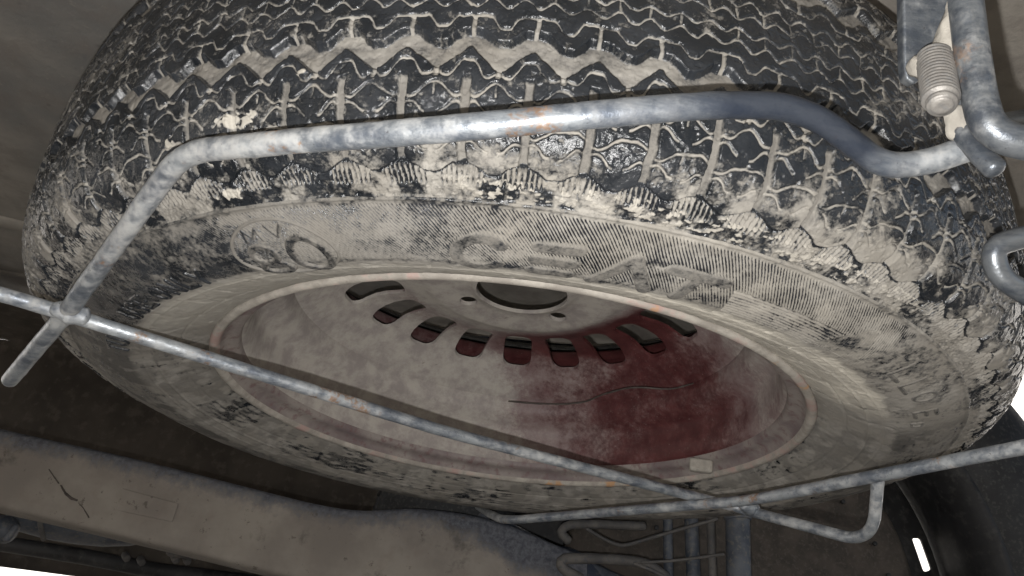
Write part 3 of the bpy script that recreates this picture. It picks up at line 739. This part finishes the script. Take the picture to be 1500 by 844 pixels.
GL = {
 'C': [arcp(.55, .5, .52, .5, 40, 320, 24)],
 'E_bars': [[(.02, .93), (.98, .93)], [(.02, .5), (.98, .5)], [(.02, .07), (.98, .07)]],
 'A_open': [[(0, 0), (.5, .98), (1, 0)]],
 'T': [[(0, .95), (1, .95)], [(.5, .95), (.5, 0)]],
 'U': [[(0, 1), (0, .35)] + arcp(.5, .35, .5, .35, 180, 360, 12) + [(1, 1)]],
 'S': [arcp(.5, .76, .45, .24, 20, 270, 14) + arcp(.5, .26, .48, .26, 90, -160, 14)],
 'E': [[(1, 1), (0, 1), (0, 0), (1, 0)], [(0, .52), (.8, .52)]],
 'O': [arcp(.5, .5, .5, .5, 0, 360, 24)],
 'N': [[(0, 0), (0, 1), (1, 0), (1, 1)]],
 'L': [[(0, 1), (0, 0), (1, 0)]],
 'Y': [[(0, 1), (.5, .5), (1, 1)], [(.5, .5), (.5, 0)]],
 'B': [[(0, 0), (0, 1)] + arcp(.45, .76, .45, .24, 90, -90, 10) + [(0, .52)], [(.45, .52)] + arcp(.5, .26, .5, .26, 90, -90, 10) + [(0, 0)]],
 '8': [arcp(.5, .74, .42, .26, 0, 360, 20), arcp(.5, .25, .5, .25, 0, 360, 20)],
 '0': [arcp(.5, .5, .5, .5, 0, 360, 28)],
 'M': [[(0, 0), (.12, 1), (.5, .25), (.88, 1), (1, 0)]],
 'V': [[(0, 1), (.5, 0), (1, 1)]],
}
AC = .1365; HH = .0215
for ch, tc, wd in (('C', -96.3, 4.3), ('E_bars', -89.4, 3.7), ('A_open', -82.6, 5.4), ('T', -76.6, 5.2)):
    letter('raised_letter', GL[ch], .0031, tc, AC, wd, HH, lean=.10, dust=.56, edged=.15, hgt=.0008, label='large raised letter %s of the maker\'s name' % ch[0])
# logo: oval ring with 80 and small letters above
ring_ = [[(.5 + .5 * math.cos(a) * (1 - .10 * math.sin(a)), .5 + .5 * math.sin(a)) for a in np.linspace(0, 2 * np.pi, 60)]]
letter('raised_ring', ring_, .0008, -115.6, .1335, 11.2, .0400, dust=.85, hgt=.0010, round_=.0004, label='oval raised ring round the number')
letter('raised_digit', GL['8'], .0017, -117.9, .1400, 3.3, .0225, dust=.48, edged=.2, hgt=.0013, label='raised digit 8 in the oval')
letter('raised_digit', GL['0'], .0020, -113.0, .1385, 3.7, .0260, dust=.48, edged=.2, hgt=.0013, label='raised digit 0 in the oval')
letter('raised_letter', GL['M'], .0008, -117.6, .1215, 1.9, .0070, dust=.35, label='small raised letter M over the number')
letter('raised_letter', GL['V'], .0008, -114.9, .1205, 1.6, .0070, dust=.35, label='small raised letter V over the number')
# USE ONLY along the wall on the left
for i, (ch, tc) in enumerate((('U', -146.6), ('S', -144.0), ('E', -141.4), ('O', -137.2), ('N', -134.2), ('L', -131.4), ('Y', -128.8))):
    letter('raised_letter', GL[ch], .0010, tc, .1415, 1.75, .0125, dust=.12, edged=.2, hgt=.0011, round_=.0005, label='small raised letter %s at the left of the sidewall' % ch)
for i, (ch, tc) in enumerate((('T', -161.2), ('U', -158.4), ('B', -155.6), ('E', -152.8))):
    letter('raised_letter', GL[ch], .0010, tc, .1415, 1.75, .0125, dust=.12, edged=.2, hgt=.0011, round_=.0005, label='small raised letter %s below the crossing rod' % ch)
# size marking blocks on the right
for i, (g_, tc, ac, wd, ht_) in enumerate((('L', -46.0, .128, 2.6, .014), ('L', -42.0, .129, 2.6, .014), ('0', -38.5, .128, 2.2, .012), ('E', -33.0, .131, 2.0, .012))):
    letter('size_marking', GL[g_], .0011, tc, ac, wd, ht_, dust=.55, edged=.2, hgt=.0006)
letter('mould_mark', [[(0, 0), (0, 1), (1, 1), (1, 0), (0, 0)]], .0005, -29.5, .137, 1.1, .006, dust=.5, hgt=.0007)

# --- rim barrel
rim = lathe('rim_lip', [(.2258, -.0735), (.2264, -.0757), (.2257, -.0772), (.2240, -.0780), (.2220, -.0780), (.2204, -.0770), (.2196, -.0752), (.2190, -.0735)], LIP, sw, 420)
rim['label'] = 'cream dusty rim lip with pink and orange paint patches'
FL = mat_simple('pink_grey_flange_film', (.165, .130, .130), (.27, .24, .22), .6, 26, c2=(.15, .085, .085))
fl_ = lathe('rim_flange', [(.2191, -.0740), (.2176, -.0710), (.2160, -.0690), (.2125, -.0672), (.2085, -.0664), (.2072, -.0640), (.2068, -.0600)], FL, sw, 300)
bprof = [(.2069, -.0610), (.2045, -.0585), (.2030, -.040), (.2022, -.030), (.1985, -.0255), (.1880, -.0185), (.1850, -.013), (.1840, -.004), (.1840, .018), (.188, .030), (.1990, .037), (.2020, .046), (.2035, .056), (.2080, .0605), (.2140, .0620), (.2140, .0640), (.2070, .0630), (.2020, .0590), (.2005, .050)]
rimb = lathe('barrel', bprof, BARREL, sw, 300)
# --- disc with 19 slots, bore and four bolt holes
dtop = [(.1838, -.002), (.1800, .0010), (.1730, .0075), (.1650, .0150), (.1560, .0235), (.1480, .0290), (.1400, .0325), (.1300, .0345), (.1180, .0350), (.1060, .0345), (.0980, .0325), (.0930, .0318), (.0890, .0312), (.0850, .0302), (.0810, .0290), (.0775, .0288), (.0720, .0295), (.0600, .0312), (.0500, .0318), (.0440, .0300), (.0405, .0275), (.0385, .0275)]
TK = .0035
dbot = [(r - (0 if r < .1837 else 0), z + TK) for r, z in dtop][::-1]
disc = lathe('wheel_disc', dtop + dbot, DISC, sw, 228, closed=True)
disc['label'] = 'maroon wheel disc with a ring of slots, pale mud over its left half'
A0 = 2.8224 + .0175; DA = -2 * math.pi / 19
slot = rrect(.1075, .1580, .0126, .0146, .0112)
cut(disc, [prismcut(slot, A0 + .06 * 0 + i * DA, -.05, .09) for i in range(19)]
    + [prismcut([(.0572 + .0078 * math.cos(a), .0078 * math.sin(a)) for a in np.arange(20) / 20 * 2 * math.pi], R(51 + 90 * i), -.05, .09) for i in range(4)])
# mud line, balance weight, nicks in the lip
def ring_pt(x, y, r):   # hit the barrel cylinder of radius r (far side)
    v = ray(x, y); a = v[0] ** 2 + v[1] ** 2; b = 2 * (CAM[0] * v[0] + CAM[1] * v[1]); c = CAM[0] ** 2 + CAM[1] ** 2 - r * r
    t = (-b + math.sqrt(b * b - 4 * a * c)) / 2 / a; return CAM + v * t

# ------------------------------------------------------------------ carrier rods
RD = .0056
car = empty('spare_wheel_carrier', at_z(100, 458, -.112), 'welded cradle of galvanised rods holding the spare tyre from below', 'wheel carrier')
def K(o): return child(o, car)
Bp = [at_d(15, 556, .505), at_d(100, 455, .436), at_d(268, 222, .338), at_d(450, 205, .308), at_d(650, 190, .288), at_d(850, 170, .283), at_d(1050, 153, .288), at_d(1178, 156, .295), at_d(1292, 243, .303), at_d(1350, 240, .305), at_d(1425, 216, .305)]
def rt(P): 
    o_ = []
    for p in P:
        r_, z_ = math.hypot(p[0], p[1]), p[2]; dd = np.hypot(Cf[:, 0] - r_, Cf[:, 1] - z_).min(); o_.append(round(float(dd) * 1000, 1))
    return o_
print('clearance of rod B (mm)', rt(Bp))
K(tube('bent_rod', fillet(Bp, [0, .01, .018, .05, .05, .05, .05, .020, .022, .03, 0], 12),  .0050, mat_galv('pale_galvanised_steel', dust=.62, rust=1.0, k=.86), None, 24, .003, lump=.10, dark_refl=([0, .70, .77, .81, .90, .94, 1], [0, 0, .45, 1, 1, 0, 0])))['label'] = 'upper bent rod passing across the tread'  # right bend coloured dark to stand for its reflection of the dark
Ap = [at_z(-120, 404, -.112), at_z(0, 430, -.112), at_z(100, 461, -.112), at_z(650, 632, -.112), at_z(1080, 744, -.112), at_z(1278, 797, -.152), at_z(1286, 702, -.1185)]
K(tube('long_rod', fillet(Ap, [0, .02, .02, .02, .02, .06, 0], 14), .0041, GALV, None, 24, .004, lump=.09, seed=8))['label'] = 'long straight rod crossing the rim, its right end bent up'
Cp = [at_z(1620, 630, -.1205), at_z(1500, 655, -.1205), at_z(1100, 733, -.1205), at_z(738, 763, -.119), at_z(716, 752, -.10), at_z(700, 742, -.06)]
K(tube('cross_rod', fillet(Cp, [0, .02, .02, .03, .015, 0], 12), .0041, GALV, None, 24, .004, lump=.09, seed=12))['label'] = 'rod running right from under the tyre to the frame edge'
for p, r in ((at_z(103, 458, -.112), .0066), (at_z(1098, 744, -.116), .0058)):
    q = p + np.array([.006, .003, 0]); K(tube('weld_bead', [p - np.array([.006, .003, 0]), p, q], r, GALV, None, 16, .002, lump=.5, rads=[r * .7, r, r * .7]))
# ------------------------------------------------------------------ hanger at the top right
hg = empty('carrier_hanger', at_d(1425, 120, .30), 'thick bent hanger rod with threaded bolt and strap at the top right', 'hanger')
def Hn(o): return child(o, hg)
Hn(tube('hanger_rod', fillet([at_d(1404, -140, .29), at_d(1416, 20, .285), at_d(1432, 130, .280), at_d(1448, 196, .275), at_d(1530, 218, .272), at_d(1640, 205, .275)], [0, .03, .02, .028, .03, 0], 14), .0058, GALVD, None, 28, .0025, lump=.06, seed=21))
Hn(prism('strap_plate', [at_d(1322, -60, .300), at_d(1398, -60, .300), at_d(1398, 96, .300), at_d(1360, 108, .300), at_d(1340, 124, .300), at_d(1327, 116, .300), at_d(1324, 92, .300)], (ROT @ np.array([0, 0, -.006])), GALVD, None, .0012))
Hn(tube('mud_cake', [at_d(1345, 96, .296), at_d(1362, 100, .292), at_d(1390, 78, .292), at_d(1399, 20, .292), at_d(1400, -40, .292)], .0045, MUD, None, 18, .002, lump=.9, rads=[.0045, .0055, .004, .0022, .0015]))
# threaded bolt: a helical relief round a cylinder
b0, b1 = at_d(1369, 84, .292), at_d(1380, 156, .275)
axv = b1 - b0; L = np.linalg.norm(axv); axv /= L
nn = np.cross(axv, [0, 0, 1.0]); nn /= np.linalg.norm(nn); bb = np.cross(axv, nn)
n1_, n2_ = 140, 40; hh = np.linspace(0, L, n1_); an = np.arange(n2_) / n2_ * 2 * np.pi
rr2 = .0058 + .00055 * (np.abs((((hh[:, None] / .00175) + an[None] / (2 * np.pi)) % 1) - .5) * 2) ** .8 - .0012 * sm(.86, .90, hh / L)[:, None] - .0012 * sm(.97, 1, hh / L)[:, None]
co = b0 + axv * hh[:, None, None] + rr2[..., None] * (nn * np.cos(an)[None, :, None] + bb * np.sin(an)[None, :, None])
co = co.reshape(-1, 3); F = grid_faces(n1_, n2_)
I, J = np.meshgrid(np.arange(n1_ - 1), np.arange(n2_), indexing='ij'); J2 = (J + 1) % n2_
F = np.stack([I * n2_ + J, I * n2_ + J2, (I + 1) * n2_ + J2, (I + 1) * n2_ + J], -1).reshape(-1, 4).tolist()
base_ = len(co); rings_ = []
for k_, (f_, o_) in enumerate(((.93, .0004), (.6, .0006), (.3, .0004))):
    rings_.append(b1 + axv * o_ + float(rr2[-1].mean()) * f_ * (nn * np.cos(an)[:, None] + bb * np.sin(an)[:, None]))
co = np.concatenate([co] + rings_ + [np.array([b1 + axv * .0003])])
pr_ = (n1_ - 1) * n2_
for k_ in range(3):
    q_ = base_ + k_ * n2_; F += [[pr_ + j, pr_ + (j + 1) % n2_, q_ + (j + 1) % n2_, q_ + j] for j in range(n2_)]; pr_ = q_
F += [[pr_ + j, pr_ + (j + 1) % n2_, base_ + 3 * n2_] for j in range(n2_)]
BOLT = mat_simple('dusty_bolt_steel', (.17, .16, .15), (.28, .265, .245), .55, 60, metal=.4, c2=(.18, .18, .18))
Hn(mesh_np('threaded_bolt', co, F, BOLT))
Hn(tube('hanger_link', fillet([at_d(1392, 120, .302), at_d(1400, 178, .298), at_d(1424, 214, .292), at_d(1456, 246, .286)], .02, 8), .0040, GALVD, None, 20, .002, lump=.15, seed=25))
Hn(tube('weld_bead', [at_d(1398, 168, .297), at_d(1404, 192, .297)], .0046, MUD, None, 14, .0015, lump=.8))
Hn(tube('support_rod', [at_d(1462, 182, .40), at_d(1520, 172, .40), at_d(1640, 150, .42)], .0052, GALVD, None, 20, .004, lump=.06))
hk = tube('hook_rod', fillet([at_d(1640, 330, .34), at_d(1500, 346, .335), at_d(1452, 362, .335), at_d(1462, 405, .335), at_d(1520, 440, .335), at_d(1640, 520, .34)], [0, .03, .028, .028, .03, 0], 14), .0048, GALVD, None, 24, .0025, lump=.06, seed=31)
tag(hk, 'dark hook shaped rod at the right edge beside the tread', 'rod')
# small mud lump on the rim and the balance weight
pw = ring_pt(1026, 684, .2035)
w_ = prism('balance_weight', [pw + np.array(v) for v in ((-.011, -.004, -.005), (.010, -.005, -.005), (.012, .004, -.005), (-.009, .005, -.005))], (0, 0, .012), MUD, None, .0025); w_.parent = rimb
mudl = tube('mud_line', catmull([at_z(x, y, -.012) for x, y in ((745, 588), (800, 592), (850, 590), (890, 576), (930, 568), (980, 570), (1015, 562))], 6), .0007, MUDD, None, 8, .003, lump=1.0); mudl.parent = rimb
